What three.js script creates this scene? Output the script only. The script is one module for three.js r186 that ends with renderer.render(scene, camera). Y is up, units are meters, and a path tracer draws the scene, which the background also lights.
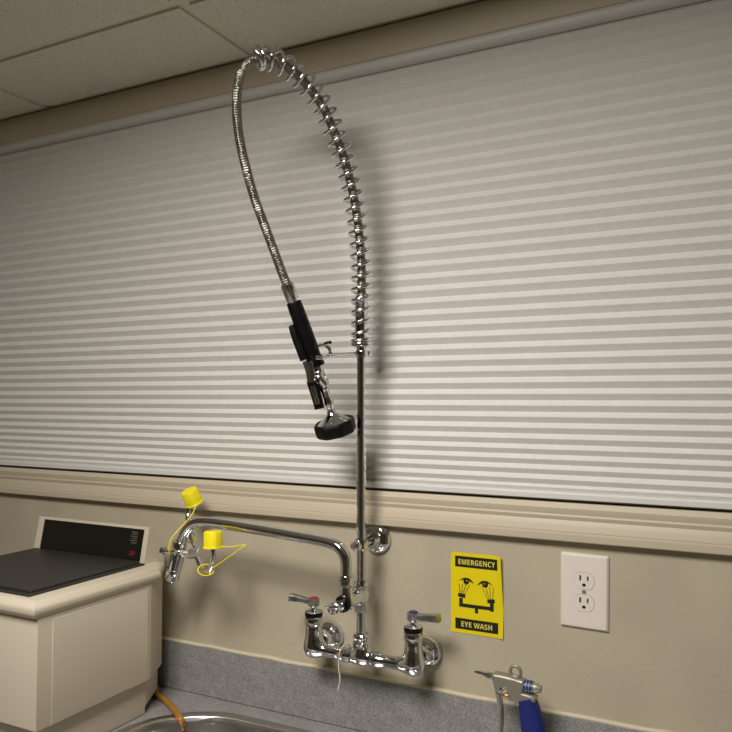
import * as THREE from 'three';
import { RectAreaLightUniformsLib } from 'three/addons/lights/RectAreaLightUniformsLib.js';
import { RoundedBoxGeometry } from 'three/addons/geometries/RoundedBoxGeometry.js';
import { mergeGeometries, toCreasedNormals } from 'three/addons/utils/BufferGeometryUtils.js';

// ---------------------------------------------------------------- camera, exposure, light
const scene = new THREE.Scene();
scene.background = new THREE.Color(0x000000);
const renderer = new THREE.WebGLRenderer({ antialias: true });
renderer.toneMapping = THREE.LinearToneMapping;
renderer.toneMappingExposure = 1.0;
renderer.shadowMap.enabled = true;
RectAreaLightUniformsLib.init();

const FOCAL = 752, HALF = 366;                       // pixels
const YAW = THREE.MathUtils.degToRad(27.08), PITCH = THREE.MathUtils.degToRad(2.36);
const EYE = new THREE.Vector3(0.62437, 1.52855, 1.27);
const camera = new THREE.PerspectiveCamera(2 * Math.atan(HALF / FOCAL) * 180 / Math.PI, 1, 0.02, 30);
camera.position.copy(EYE);
const FWD = new THREE.Vector3(-Math.sin(YAW) * Math.cos(PITCH), Math.sin(PITCH), -Math.cos(YAW) * Math.cos(PITCH));
camera.up.set(0, 1, 0);
camera.lookAt(EYE.clone().add(FWD));
scene.add(camera);

const LAMP_COLOR = new THREE.Color().setRGB(1.0, 0.962, 0.91);
const LAMP_POWER = 37;                               // luminance of the troffer's lens

const COUNTER = 0.91, CEIL = 2.228;                  // metres above the floor
const TROFFER = { x0: -0.255, x1: 0.331, z0: 0.8755, z1: 1.4615 };

// ---------------------------------------------------------------- helpers
const V = (x, y, z) => new THREE.Vector3(x, y, z);
const RIGHT = V(Math.cos(YAW), 0, -Math.sin(YAW)), UPV = RIGHT.clone().cross(FWD);
const ray = (px, py) => FWD.clone().addScaledVector(RIGHT, (px - HALF) / FOCAL).addScaledVector(UPV, (HALF - py) / FOCAL);
function P(px, py, z) { const d = ray(px, py); return EYE.clone().addScaledVector(d, (z - EYE.z) / d.z); }   // where a sight line meets the upright plane at depth z
function PY(px, py, y) { const d = ray(px, py); return EYE.clone().addScaledVector(d, (y - EYE.y) / d.y); }
function PX(px, py, x) { const d = ray(px, py); return EYE.clone().addScaledVector(d, (x - EYE.x) / d.x); }

let seed = 7;
function rnd() { seed = (seed * 1664525 + 1013904223) >>> 0; return seed / 4294967296; }

function plain(g) {                                   // same attributes everywhere, so that pieces can be merged
  g = g.index ? g.toNonIndexed() : g;
  if (!g.attributes.uv) g.setAttribute('uv', new THREE.BufferAttribute(new Float32Array(g.attributes.position.count * 2), 2));
  if (!g.attributes.normal) g.computeVertexNormals();
  for (const k of Object.keys(g.attributes)) if (!['position', 'normal', 'uv'].includes(k)) g.deleteAttribute(k);
  g.clearGroups();
  return g;
}
function metricUV(g) {                                // uv in metres, by the way each face points
  g = plain(g);
  const p = g.attributes.position, uv = g.attributes.uv;
  const a = V(0, 0, 0), b = V(0, 0, 0), c = V(0, 0, 0);
  for (let i = 0; i < p.count; i += 3) {
    a.fromBufferAttribute(p, i); b.fromBufferAttribute(p, i + 1); c.fromBufferAttribute(p, i + 2);
    const n = b.clone().sub(a).cross(c.clone().sub(a)); const ax = Math.abs(n.x), ay = Math.abs(n.y), az = Math.abs(n.z);
    [a, b, c].forEach((q, k) => {
      if (ay >= ax && ay >= az) uv.setXY(i + k, q.x, q.z); else if (ax >= az) uv.setXY(i + k, q.z, q.y); else uv.setXY(i + k, q.x, q.y);
    });
  }
  return g;
}
function box(x0, x1, y0, y1, z0, z1, r = 0) {
  const g = r ? new RoundedBoxGeometry(x1 - x0, y1 - y0, z1 - z0, 3, r) : new THREE.BoxGeometry(x1 - x0, y1 - y0, z1 - z0);
  g.translate((x0 + x1) / 2, (y0 + y1) / 2, (z0 + z1) / 2);
  return metricUV(g);
}
function alongAxis(g, from, dir) {                    // turn +y of a geometry into dir and move its origin
  const q = new THREE.Quaternion().setFromUnitVectors(V(0, 1, 0), dir.clone().normalize());
  g.applyQuaternion(q); g.translate(from.x, from.y, from.z);
  return plain(g);
}
// profile: [radius, distance along the axis] pairs
function lathe(profile, from, dir, n = 28, crease = 0.6) {
  let g = new THREE.LatheGeometry(profile.map(([r, t]) => new THREE.Vector2(Math.max(r, 1e-5), t)), n);
  g = toCreasedNormals(plain(g), crease);
  return alongAxis(g, from, dir);
}
function rod(a, b, r, r2 = r, n = 20) {
  const d = b.clone().sub(a), L = d.length(), c = Math.min(r, r2) * 0.18;
  return lathe([[0, 0], [r - c, 0], [r, c], [r2, L - c], [r2 - c, L], [0, L]], a, d, n);
}
function hexNut(a, b, r) {
  const d = b.clone().sub(a), L = d.length(), c = r * 0.12;
  const g = new THREE.LatheGeometry([[0, 0], [r - c, 0], [r, c], [r, L - c], [r - c, L], [0, L]].map(([x, y]) => new THREE.Vector2(Math.max(x, 1e-5), y)), 6);
  return alongAxis(toCreasedNormals(plain(g), 0.3), a, d);
}
const curve = (pts, closed = false) => new THREE.CatmullRomCurve3(pts, closed, 'centripetal');
function tube(pts, r, segs = 60, rad = 14, closed = false) { return plain(new THREE.TubeGeometry(curve(pts, closed), segs, r, rad, closed)); }
// sweep of a rounded (super-elliptic) section; sect(t) = [half width across, half depth along ref]
function sweep(pts, sect, ref, segs = 40, rad = 20, pow = 2, caps = true) {
  const c = curve(pts), pos = [], nor = [], idx = [];
  const ring = [];
  for (let i = 0; i <= segs; i++) {
    const t = i / segs, p = c.getPointAt(t), T = c.getTangentAt(t);
    const N = ref.clone().addScaledVector(T, -T.dot(ref)).normalize(), B = T.clone().cross(N);
    const [a, b] = sect(t);
    for (let k = 0; k < rad; k++) {
      const f = k / rad * Math.PI * 2, cs = Math.cos(f), sn = Math.sin(f);
      const u = Math.sign(cs) * Math.pow(Math.abs(cs), 2 / pow) * a, v = Math.sign(sn) * Math.pow(Math.abs(sn), 2 / pow) * b;
      const q = p.clone().addScaledVector(B, u).addScaledVector(N, v);
      pos.push(q.x, q.y, q.z);
    }
    ring.push(p);
  }
  for (let i = 0; i < segs; i++) for (let k = 0; k < rad; k++) {
    const a = i * rad + k, b = i * rad + (k + 1) % rad, d = a + rad, e = b + rad;
    idx.push(a, b, d, b, e, d);
  }
  if (caps) for (const [i, s] of [[0, 1], [segs, -1]]) {
    const m = pos.length / 3; pos.push(ring[i].x, ring[i].y, ring[i].z);
    for (let k = 0; k < rad; k++) { const a = i * rad + k, b = i * rad + (k + 1) % rad; s > 0 ? idx.push(m, b, a) : idx.push(m, a, b); }
  }
  const g = new THREE.BufferGeometry();
  g.setAttribute('position', new THREE.Float32BufferAttribute(pos, 3)); g.setIndex(idx);
  return toCreasedNormals(plain(g), 0.7);
}
// outline in the wall-parallel plane (x, y), thickness along z
function slab(pts, z0, z1, bevel = 0, holes = [], seg = 3) {
  const s = new THREE.Shape(pts.map(([x, y]) => new THREE.Vector2(x, y)));
  for (const h of holes) s.holes.push(h instanceof THREE.Path ? h : new THREE.Path(h.map(([x, y]) => new THREE.Vector2(x, y))));
  const g = new THREE.ExtrudeGeometry(s, { depth: z1 - z0 - 2 * bevel, bevelEnabled: bevel > 0, bevelThickness: bevel, bevelSize: bevel, bevelOffset: -bevel, bevelSegments: seg, curveSegments: 24 });
  g.translate(0, 0, z0 + bevel);
  return toCreasedNormals(plain(g), 0.5);
}
// plan outline (x, z), height y0..y1
function prism(pts, y0, y1, bevel = 0, seg = 3, holes = []) {
  const g = slab(pts.map(([x, z]) => [x, -z]), 0, y1 - y0, bevel, holes.map(h => h.map(([x, z]) => [x, -z])), seg);
  g.rotateX(-Math.PI / 2); g.translate(0, y0, 0);
  return g;
}
// profile (z, y) pulled along x
function profileX(pts, x0, x1, crease = 0.35) {
  const s = new THREE.Shape(pts.map(([z, y]) => new THREE.Vector2(-z, y)));
  const g = new THREE.ExtrudeGeometry(s, { depth: x1 - x0, bevelEnabled: false, curveSegments: 12 });
  g.rotateY(Math.PI / 2); g.translate(x0, 0, 0);
  return metricUV(toCreasedNormals(plain(g), crease));
}
// smooth castings: signed distance meshed with surface nets
function casting(f, lo, hi, h) {
  const n = [0, 1, 2].map(i => Math.ceil((hi.getComponent(i) - lo.getComponent(i)) / h) + 1), [nx, ny, nz] = n;
  const at = (i, j, k) => (k * ny + j) * nx + i, F = new Float32Array(nx * ny * nz), p = V(0, 0, 0);
  for (let k = 0; k < nz; k++) for (let j = 0; j < ny; j++) for (let i = 0; i < nx; i++) F[at(i, j, k)] = f(p.set(lo.x + i * h, lo.y + j * h, lo.z + k * h));
  const id = new Int32Array(nx * ny * nz).fill(-1), pos = [], idx = [];
  const E2 = [[0, 1], [2, 3], [4, 5], [6, 7], [0, 2], [1, 3], [4, 6], [5, 7], [0, 4], [1, 5], [2, 6], [3, 7]];
  for (let k = 0; k < nz - 1; k++) for (let j = 0; j < ny - 1; j++) for (let i = 0; i < nx - 1; i++) {
    const v = []; for (let c = 0; c < 8; c++) v.push(F[at(i + (c & 1), j + (c >> 1 & 1), k + (c >> 2))]);
    let m = 0; for (const x of v) m += x < 0; if (m === 0 || m === 8) continue;
    const q = V(0, 0, 0); let c = 0;
    for (const [a, b] of E2) if ((v[a] < 0) !== (v[b] < 0)) { const t = v[a] / (v[a] - v[b]); q.x += (a & 1) + t * ((b & 1) - (a & 1)); q.y += (a >> 1 & 1) + t * ((b >> 1 & 1) - (a >> 1 & 1)); q.z += (a >> 2) + t * ((b >> 2) - (a >> 2)); c++; }
    id[at(i, j, k)] = pos.length / 3; pos.push(lo.x + (i + q.x / c) * h, lo.y + (j + q.y / c) * h, lo.z + (k + q.z / c) * h);
  }
  const quad = (a, b, c, d, s) => { if (a < 0 || b < 0 || c < 0 || d < 0) return; s ? idx.push(a, b, c, a, c, d) : idx.push(a, c, b, a, d, c); };
  for (let k = 1; k < nz - 1; k++) for (let j = 1; j < ny - 1; j++) for (let i = 1; i < nx - 1; i++) {
    const s = F[at(i, j, k)] < 0;
    if (s !== F[at(i + 1, j, k)] < 0) quad(id[at(i, j - 1, k - 1)], id[at(i, j, k - 1)], id[at(i, j, k)], id[at(i, j - 1, k)], s);
    if (s !== F[at(i, j + 1, k)] < 0) quad(id[at(i - 1, j, k - 1)], id[at(i - 1, j, k)], id[at(i, j, k)], id[at(i, j, k - 1)], s);
    if (s !== F[at(i, j, k + 1)] < 0) quad(id[at(i - 1, j - 1, k)], id[at(i, j - 1, k)], id[at(i, j, k)], id[at(i - 1, j, k)], s);
  }
  const nor = new Float32Array(pos.length), e = h * 0.4;
  for (let v = 0; v < pos.length; v += 3) for (let pass = 0; pass < 2; pass++) {
    const g = V(f(p.set(pos[v] + e, pos[v + 1], pos[v + 2])) - f(p.set(pos[v] - e, pos[v + 1], pos[v + 2])), f(p.set(pos[v], pos[v + 1] + e, pos[v + 2])) - f(p.set(pos[v], pos[v + 1] - e, pos[v + 2])), f(p.set(pos[v], pos[v + 1], pos[v + 2] + e)) - f(p.set(pos[v], pos[v + 1], pos[v + 2] - e))).normalize();
    if (pass === 0) { const d = f(p.set(pos[v], pos[v + 1], pos[v + 2])); pos[v] -= g.x * d; pos[v + 1] -= g.y * d; pos[v + 2] -= g.z * d; }
    else nor.set([g.x, g.y, g.z], v);
  }
  const g = new THREE.BufferGeometry();
  g.setAttribute('position', new THREE.Float32BufferAttribute(pos, 3)); g.setAttribute('normal', new THREE.BufferAttribute(nor, 3)); g.setIndex(idx);
  return plain(g);
}
const capsule = (a, b, r, r2 = r) => { const ab = b.clone().sub(a), L = ab.lengthSq(); return p => { const pa = p.clone().sub(a), t = Math.min(1, Math.max(0, pa.dot(ab) / L)); return pa.addScaledVector(ab, -t).length() - (r + (r2 - r) * t); }; };
const smin = (a, b, k) => { const h = Math.max(k - Math.abs(a - b), 0) / k; return Math.min(a, b) - h * h * k * 0.25; };
const joined = (list, k) => p => { let d = 1e9; for (const f of list) d = smin(d, f(p), k); return d; };

// things and parts
const taken = {};
function numbered(name) { taken[name] = (taken[name] || 0) + 1; return taken[name] === 1 ? name : `${name}_${String(taken[name] - 1).padStart(3, '0')}`; }
function shadows(o) { o.castShadow = true; o.receiveShadow = true; return o; }
function thing(name, label, category, base, group) {
  const o = new THREE.Group(); o.name = numbered(name); o.position.copy(base); o.userData = { label, category, base };
  if (group) o.userData.group = group;
  scene.add(o); return o;
}
const baseOf = o => { const b = V(0, 0, 0); for (; o && o !== scene; o = o.parent) b.add(o.position); return b; };
function part(name, geos, material, parent, label) {
  geos = Array.isArray(geos) ? geos : [geos];
  const g = geos.length > 1 ? mergeGeometries(geos.map(plain)) : plain(geos[0]);
  const b = baseOf(parent); g.translate(-b.x, -b.y, -b.z);
  const m = shadows(new THREE.Mesh(g, material)); m.name = name; if (label) m.userData.label = label;
  parent.add(m); return m;
}
function struct(name, label, category, geos, material) {
  geos = Array.isArray(geos) ? geos : [geos];
  const m = shadows(new THREE.Mesh(geos.length > 1 ? mergeGeometries(geos.map(plain)) : plain(geos[0]), material));
  m.name = name; m.userData = { kind: 'structure', label, category }; scene.add(m); return m;
}

// ---------------------------------------------------------------- textures and materials
function hash2(x, y, s) { let h = (x * 374761393 + y * 668265263 + s * 982451653) | 0; h = Math.imul(h ^ (h >>> 13), 1274126177); return ((h ^ (h >>> 16)) >>> 0) / 4294967296; }
function valueNoise(x, y, per, s) {                   // tiles every "per" cells
  const xi = Math.floor(x), yi = Math.floor(y), fx = x - xi, fy = y - yi, u = fx * fx * (3 - 2 * fx), v = fy * fy * (3 - 2 * fy), m = a => ((a % per) + per) % per;
  const a = hash2(m(xi), m(yi), s), b = hash2(m(xi + 1), m(yi), s), c = hash2(m(xi), m(yi + 1), s), d = hash2(m(xi + 1), m(yi + 1), s);
  return a + (b - a) * u + (c - a) * v + (a - b - c + d) * u * v;
}
function dataMap(size, metres, fn, srgb = true) {     // fn(u, v) gives [r, g, b] 0..255, tiling over "metres"
  const d = new Uint8Array(size * size * 4);
  for (let j = 0; j < size; j++) for (let i = 0; i < size; i++) { const c = fn(i / size, j / size); const o = (j * size + i) * 4; d[o] = c[0]; d[o + 1] = c[1]; d[o + 2] = c[2]; d[o + 3] = 255; }
  const t = new THREE.DataTexture(d, size, size); t.wrapS = t.wrapT = THREE.RepeatWrapping; t.magFilter = t.minFilter = THREE.LinearFilter;
  if (srgb) t.colorSpace = THREE.SRGBColorSpace; t.repeat.set(1 / metres, 1 / metres); t.needsUpdate = true; return t;
}
const mul = (c, k) => c.map(v => Math.max(0, Math.min(255, v * k)));
const std = (color, roughness = 0.6, more = {}) => new THREE.MeshStandardMaterial({ color, roughness, metalness: 0, ...more });

const wallMap = dataMap(512, 0.5, (u, v) => mul([178, 168, 146], 0.965 + 0.05 * valueNoise(u * 8, v * 8, 8, 1) + 0.03 * valueNoise(u * 128, v * 128, 128, 2)));
const wallBump = dataMap(512, 0.25, (u, v) => { const k = 255 * (0.5 * valueNoise(u * 48, v * 48, 48, 3) + 0.5 * valueNoise(u * 110, v * 110, 110, 4)); return [k, k, k]; }, false);
const tileMap = dataMap(512, 0.3, (u, v) => { const k = valueNoise(u * 90, v * 90, 90, 5) * 0.6 + valueNoise(u * 190, v * 190, 190, 6) * 0.4; return mul([219, 213, 200], k > 0.72 ? 0.88 : 0.95 + 0.1 * k); });
const tileBump = dataMap(512, 0.3, (u, v) => { const k = 255 * (valueNoise(u * 90, v * 90, 90, 5) * 0.6 + valueNoise(u * 190, v * 190, 190, 6) * 0.4); return [k, k, k]; }, false);
const speckle = dataMap(512, 0.16, (u, v) => {
  const a = valueNoise(u * 150, v * 150, 150, 11), b = valueNoise(u * 90, v * 90, 90, 12), c = valueNoise(u * 12, v * 12, 12, 13);
  let k = 0.94 + 0.08 * c; if (a > 0.66) k *= 1.12; else if (a < 0.32) k *= 0.86; if (b > 0.78) k *= 1.08; else if (b < 0.2) k *= 0.89;
  return mul([142, 140, 137], k);
});
const fabricMap = dataMap(512, 0.1, (u, v) => mul([215, 212, 206], 0.965 + 0.05 * valueNoise(u * 256, v * 64, 64, 21) + 0.02 * valueNoise(u * 10, v * 10, 10, 22)));

const M = {
  wall: std(0xffffff, 0.75, { map: wallMap, bumpMap: wallBump, bumpScale: 0.00012 }),
  trim: std(0xc0b49e, 0.45),
  tile: std(0xffffff, 0.95, { map: tileMap, bumpMap: tileBump, bumpScale: 0.0012 }),
  tee: std(0xd8d1c1, 0.6),
  floor: std(0xa8a094, 0.6),
  farWall: std(0x7e766b, 0.7),
  glass: new THREE.MeshPhysicalMaterial({ color: 0xffffff, roughness: 0.02, transmission: 1, thickness: 0 }),
  deck: std(0x8c877e, 0.9),
  fabric: std(0xffffff, 0.9, { map: fabricMap }),
  rail: std(0xd2d1cc, 0.4),
  laminate: std(0xffffff, 0.42, { map: speckle }),
  caulk: std(0xc9bea6, 0.5),
  chrome: new THREE.MeshStandardMaterial({ color: new THREE.Color().setRGB(0.70, 0.715, 0.735), metalness: 1, roughness: 0.06 }),
  steel: new THREE.MeshStandardMaterial({ color: new THREE.Color().setRGB(0.60, 0.59, 0.57), metalness: 1, roughness: 0.28 }),
  hose: new THREE.MeshStandardMaterial({ color: new THREE.Color().setRGB(0.27, 0.252, 0.215), metalness: 1, roughness: 0.42 }),
  handle: new THREE.MeshStandardMaterial({ color: new THREE.Color().setRGB(0.48, 0.48, 0.47), metalness: 1, roughness: 0.3 }),
  darkMetal: new THREE.MeshStandardMaterial({ color: new THREE.Color().setRGB(0.34, 0.335, 0.32), metalness: 1, roughness: 0.22 }),
  nickel: new THREE.MeshStandardMaterial({ color: new THREE.Color().setRGB(0.60, 0.58, 0.53), metalness: 0.9, roughness: 0.42 }),
  black: new THREE.MeshPhysicalMaterial({ color: 0x060606, roughness: 0.42, specularIntensity: 0.5 }),
  rubber: new THREE.MeshPhysicalMaterial({ color: 0x060606, roughness: 0.5, specularIntensity: 0.5 }),
  red: std(0x8a2018, 0.5),
  blueDot: std(0x23265c, 0.45),
  yellow: std(0xeedd14, 0.5),
  machine: std(0xc8bda9, 0.5),
  machineDark: std(0x2a2723, 0.5),
  plate: std(0xe0d6cb, 0.35),
  slot: std(0x15110e, 0.8),
  blueGrip: std(0x14206a, 0.55),
  amber: new THREE.MeshPhysicalMaterial({ color: 0xa8742a, roughness: 0.3, clearcoat: 0.3 }),
  string: std(0xd8d2c4, 0.8),
  gunBody: new THREE.MeshStandardMaterial({ color: 0x979184, metalness: 0.55, roughness: 0.45 }),
  brass: new THREE.MeshStandardMaterial({ color: new THREE.Color().setRGB(0.45, 0.28, 0.12), metalness: 1, roughness: 0.4 }),
  cabinet: std(0xb5a78d, 0.6),
};

// ---------------------------------------------------------------- the room
const RX0 = -2.4, RX1 = 3.0, RZ1 = 4.6, TOP = 2.42;
const WX0 = -1.25, WX1 = 1.2, WY0 = 1.335, HEAD = P(520, 25.5, 0.012).y, WY1 = HEAD + 0.009;                // window opening
struct('wall_back', 'beige painted wall behind the faucet', 'wall', [box(RX0 - 0.1, RX1 + 0.1, 0, WY0, -0.1, 0), box(RX0 - 0.1, RX1 + 0.1, WY1, TOP, -0.1, 0), box(RX0 - 0.1, WX0, WY0, WY1, -0.1, 0), box(WX1, RX1 + 0.1, WY0, WY1, -0.1, 0)], M.wall);
struct('wall_left', 'beige painted side wall left of the counter', 'wall', box(RX0 - 0.1, RX0, 0, TOP, 0, RZ1), M.wall);
struct('wall_right', 'beige painted side wall right of the counter', 'wall', box(RX1, RX1 + 0.1, 0, TOP, 0, RZ1), M.wall);
struct('wall_front', 'grey brown wall opposite the counter', 'wall', box(RX0 - 0.1, RX1 + 0.1, 0, TOP, RZ1, RZ1 + 0.1), M.farWall);
struct('floor', 'grey brown sheet floor', 'floor', box(RX0 - 0.1, RX1 + 0.1, -0.1, 0, -0.1, RZ1 + 0.1), M.floor);
const ceiling = struct('ceiling', 'suspended ceiling of speckled acoustic tiles', 'ceiling', box(RX0 - 0.1, RX1 + 0.1, TOP, TOP + 0.1, -0.1, RZ1 + 0.1), M.deck);
{
  const GX = -0.267, GZ = 0.2535, PITCH_T = 0.61, HALF_T = 0.012, DROP = 0.005;
  const xs = [RX0], zs = [0.018];
  for (let k = -5; k <= 7; k++) { const x = GX + k * PITCH_T; if (x > RX0 + 0.06 && x < RX1 - 0.06) xs.push(x); }
  for (let k = 0; k <= 9; k++) { const z = GZ + k * PITCH_T; if (z < RZ1 - 0.06) zs.push(z); }
  xs.push(RX1); zs.push(RZ1);
  const teeShape = (x0, x1, z0, z1) => [box(x0, x1, CEIL + DROP, CEIL + DROP + 0.002, z0, z1), box((x0 + x1) / 2 - (x1 - x0 > z1 - z0 ? (x1 - x0) / 2 : 0.001), (x0 + x1) / 2 + (x1 - x0 > z1 - z0 ? (x1 - x0) / 2 : 0.001), CEIL + DROP + 0.002, CEIL + 0.045, (z0 + z1) / 2 - (x1 - x0 > z1 - z0 ? 0.001 : (z1 - z0) / 2), (z0 + z1) / 2 + (x1 - x0 > z1 - z0 ? 0.001 : (z1 - z0) / 2))];
  for (const z of zs.slice(1, -1)) {
    part('grid_tee', teeShape(RX0, RX1, z - HALF_T, z + HALF_T), M.tee, ceiling);
  }
  for (const x of xs.slice(1, -1)) for (let j = 0; j < zs.length - 1; j++) part('grid_tee', teeShape(x - HALF_T, x + HALF_T, zs[j] + (j ? HALF_T : 0), zs[j + 1] - (j < zs.length - 2 ? HALF_T : 0)), M.tee, ceiling);
  part('wall_angle', [box(RX0, RX1, CEIL + DROP, CEIL + DROP + 0.002, 0, 0.024), box(RX0, RX1, CEIL + DROP, CEIL + 0.04, 0, 0.002)], M.tee, ceiling);
  for (let i = 0; i < xs.length - 1; i++) for (let j = 0; j < zs.length - 1; j++) {
    const cx = (xs[i] + xs[i + 1]) / 2, cz = (zs[j] + zs[j + 1]) / 2;
    if (cx > TROFFER.x0 && cx < TROFFER.x1 && cz > TROFFER.z0 && cz < TROFFER.z1) continue;    // the light sits here
    const x0 = xs[i] + (i ? HALF_T : 0.004), x1 = xs[i + 1] - (i < xs.length - 2 ? HALF_T : 0.004), z0 = zs[j] + HALF_T, z1 = zs[j + 1] - (j < zs.length - 2 ? HALF_T : 0.004);
    const t = part('ceiling_tile', [box(x0, x1, CEIL, CEIL + DROP, z0, z1), box(x0 - 0.008, x1 + 0.008, CEIL + DROP + 0.002, CEIL + DROP + 0.014, z0 - 0.008, z1 + 0.008)], M.tile, ceiling);
    const uv = t.geometry.attributes.uv; const ou = rnd() * 0.3, ov = rnd() * 0.3; for (let q = 0; q < uv.count; q++) uv.setXY(q, uv.getX(q) + ou, uv.getY(q) + ov);
  }
}
{   // the troffer above and in front of the sink: steel tray, framed lens, and the light just under it
  const { x0, x1, z0, z1 } = TROFFER, cx = (x0 + x1) / 2, cz = (z0 + z1) / 2, y = CEIL + 0.006;
  const t = thing('ceiling_light', 'white recessed fluorescent ceiling light with a flat diffusing lens', 'ceiling light', V(cx, y, cz));
  part('housing', [box(x0, x1, y + 0.07, y + 0.075, z0, z1), box(x0, x0 + 0.002, y + 0.004, y + 0.07, z0, z1), box(x1 - 0.002, x1, y + 0.004, y + 0.07, z0, z1), box(x0, x1, y + 0.004, y + 0.07, z0, z0 + 0.002), box(x0, x1, y + 0.004, y + 0.07, z1 - 0.002, z1)], M.tee, t);
  part('door_frame', [box(x0, x0 + 0.025, y - 0.002, y + 0.004, z0, z1), box(x1 - 0.025, x1, y - 0.002, y + 0.004, z0, z1), box(x0 + 0.025, x1 - 0.025, y - 0.002, y + 0.004, z0, z0 + 0.025), box(x0 + 0.025, x1 - 0.025, y - 0.002, y + 0.004, z1 - 0.025, z1)], M.tee, t);
  part('lens', box(x0 + 0.02, x1 - 0.02, y + 0.004, y + 0.008, z0 + 0.02, z1 - 0.02), new THREE.MeshStandardMaterial({ color: 0xf4f2ec, roughness: 0.5, emissive: LAMP_COLOR, emissiveIntensity: 1.5 }), t, 'glowing diffusing lens');
  const L = new THREE.RectAreaLight(LAMP_COLOR, LAMP_POWER, x1 - x0 - 0.05, z1 - z0 - 0.05);
  L.position.set(0, -0.0005, 0); L.lookAt(V(0, -1, 0)); L.rotation.set(-Math.PI / 2, 0, 0); L.name = 'troffer_light';
  t.add(L);
}

// ---------------------------------------------------------------- window casing
{
  const y0 = P(520, 500, 0.006).y;
  const low = [[0, 0], [9, 0], [16.5, 8], [15, 18], [16.6, 19], [17.4, 21], [16.6, 22.5], [14.2, 27.5], [15.8, 31.5], [18.4, 37.5], [20.2, 43], [20.4, 45.5], [19.6, 47], [22, 48], [22.6, 50], [22, 60], [20.5, 61.5], [0, 61.5]];
  const lower = low.map(([z, d]) => [z * 0.78 / 1000, y0 - d / 1000]);
  const upper = [[0, HEAD], [0.0105, HEAD], [0.0125, HEAD + 0.002], [0.016, HEAD + 0.016], [0.0185, HEAD + 0.034], [0.0185, 2.222], [0.017, 2.2275], [0, 2.2275]];
  const w = struct('window_1', 'cream window casing around the pleated shade', 'window', profileX(lower, WX0 - 0.064, WX1 + 0.064), M.trim);
  part('head_casing', profileX(upper, WX0 - 0.064, WX1 + 0.064), M.trim, w);
  for (const [a, b] of [[WX0 - 0.064, WX0], [WX1, WX1 + 0.064]]) part('side_casing', box(a, b, y0, HEAD, 0, 0.012, 0.003), M.trim, w);
  part('jamb', [box(WX0, WX1, WY0, WY0 + 0.003, -0.1, 0), box(WX0, WX1, WY1 - 0.003, WY1, -0.1, 0), box(WX0, WX0 + 0.003, WY0, WY1, -0.1, 0), box(WX1 - 0.003, WX1, WY0, WY1, -0.1, 0)], M.trim, w);
  part('sash', [box(WX0 + 0.003, WX1 - 0.003, WY0 + 0.003, WY0 + 0.043, -0.098, -0.07), box(WX0 + 0.003, WX1 - 0.003, WY1 - 0.043, WY1 - 0.003, -0.098, -0.07), box(WX0 + 0.003, WX0 + 0.043, WY0 + 0.043, WY1 - 0.043, -0.098, -0.07), box(WX1 - 0.043, WX1 - 0.003, WY0 + 0.043, WY1 - 0.043, -0.098, -0.07)], M.trim, w);
  part('pane', box(WX0 + 0.04, WX1 - 0.04, WY0 + 0.04, WY1 - 0.04, -0.086, -0.082), M.glass, w);
}
// ---------------------------------------------------------------- pleated shade, hung inside the window opening
{
  const x0 = WX0 + 0.008, x1 = WX1 - 0.008, ZV = -0.017;
  const s = thing('pleated_shade', 'white honeycomb pleated window shade pulled down across the window', 'window shade', V((x0 + x1) / 2, 1.35, -0.03));
  const rt = WY1 - 0.0045, rb = P(520, 40.3, -0.011).y, rh = rt - rb;
  const rail = [[-0.04, rb], [0.005, rb], [0.0085, rb + rh * 0.1], [0.010, rb + rh * 0.25], [0.010, rb + rh * 0.5], [0.008, rb + rh * 0.62], [0.008, rt], [-0.04, rt]];
  part('head_rail', profileX(rail, x0, x1, 0.6), M.rail, s, 'pale grey head rail');
  const rows = [57.3, 69.7, 82.4, 95.1, 107.8, 120.5, 133.2, 146.0, 158.7, 171.4, 184.0, 196.6, 209.3, 221.9, 234.4, 247.1, 259.7, 272.1, 284.3, 296.6, 308.9, 320.8, 332.4, 344.2, 355.6, 366.9, 377.9, 389.1, 400, 410.9, 421.2, 431.4, 441.4, 450.8, 460.1, 469.3, 478.5];
  const tops = rows.map(r => P(440, r, ZV).y), yr = P(440, 485.2, -0.003).y, yb = P(440, 492.6, -0.003).y;
  tops[0] = rb; tops.push(yr);
  for (let i = 0; i < tops.length - 1; i++) {
    const a = tops[i], b = tops[i + 1], p = a - b, dep = 0.34 * p, c = a - 0.46 * p;
    const e = 0.0005, k = e / dep;                                     // a slightly rounded crest
    const pr = [[ZV, a], [ZV + dep - e, c + 0.46 * p * k], [ZV + dep - e * 0.45, c], [ZV + dep - e, c - 0.54 * p * k], [ZV, b], [ZV - 0.0006, b], [ZV - 0.0006, a]];
    part('pleat', profileX(pr, x0 + 0.003, x1 - 0.003, 0.2), M.fabric, s);
  }
  part('bottom_rail', profileX([[-0.027, yb], [-0.0055, yb], [-0.003, yb + 0.002], [-0.003, yr - 0.0035], [-0.0055, yr], [-0.027, yr]], x0, x1, 0.4), M.rail, s, 'pale grey bottom rail');
}

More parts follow.
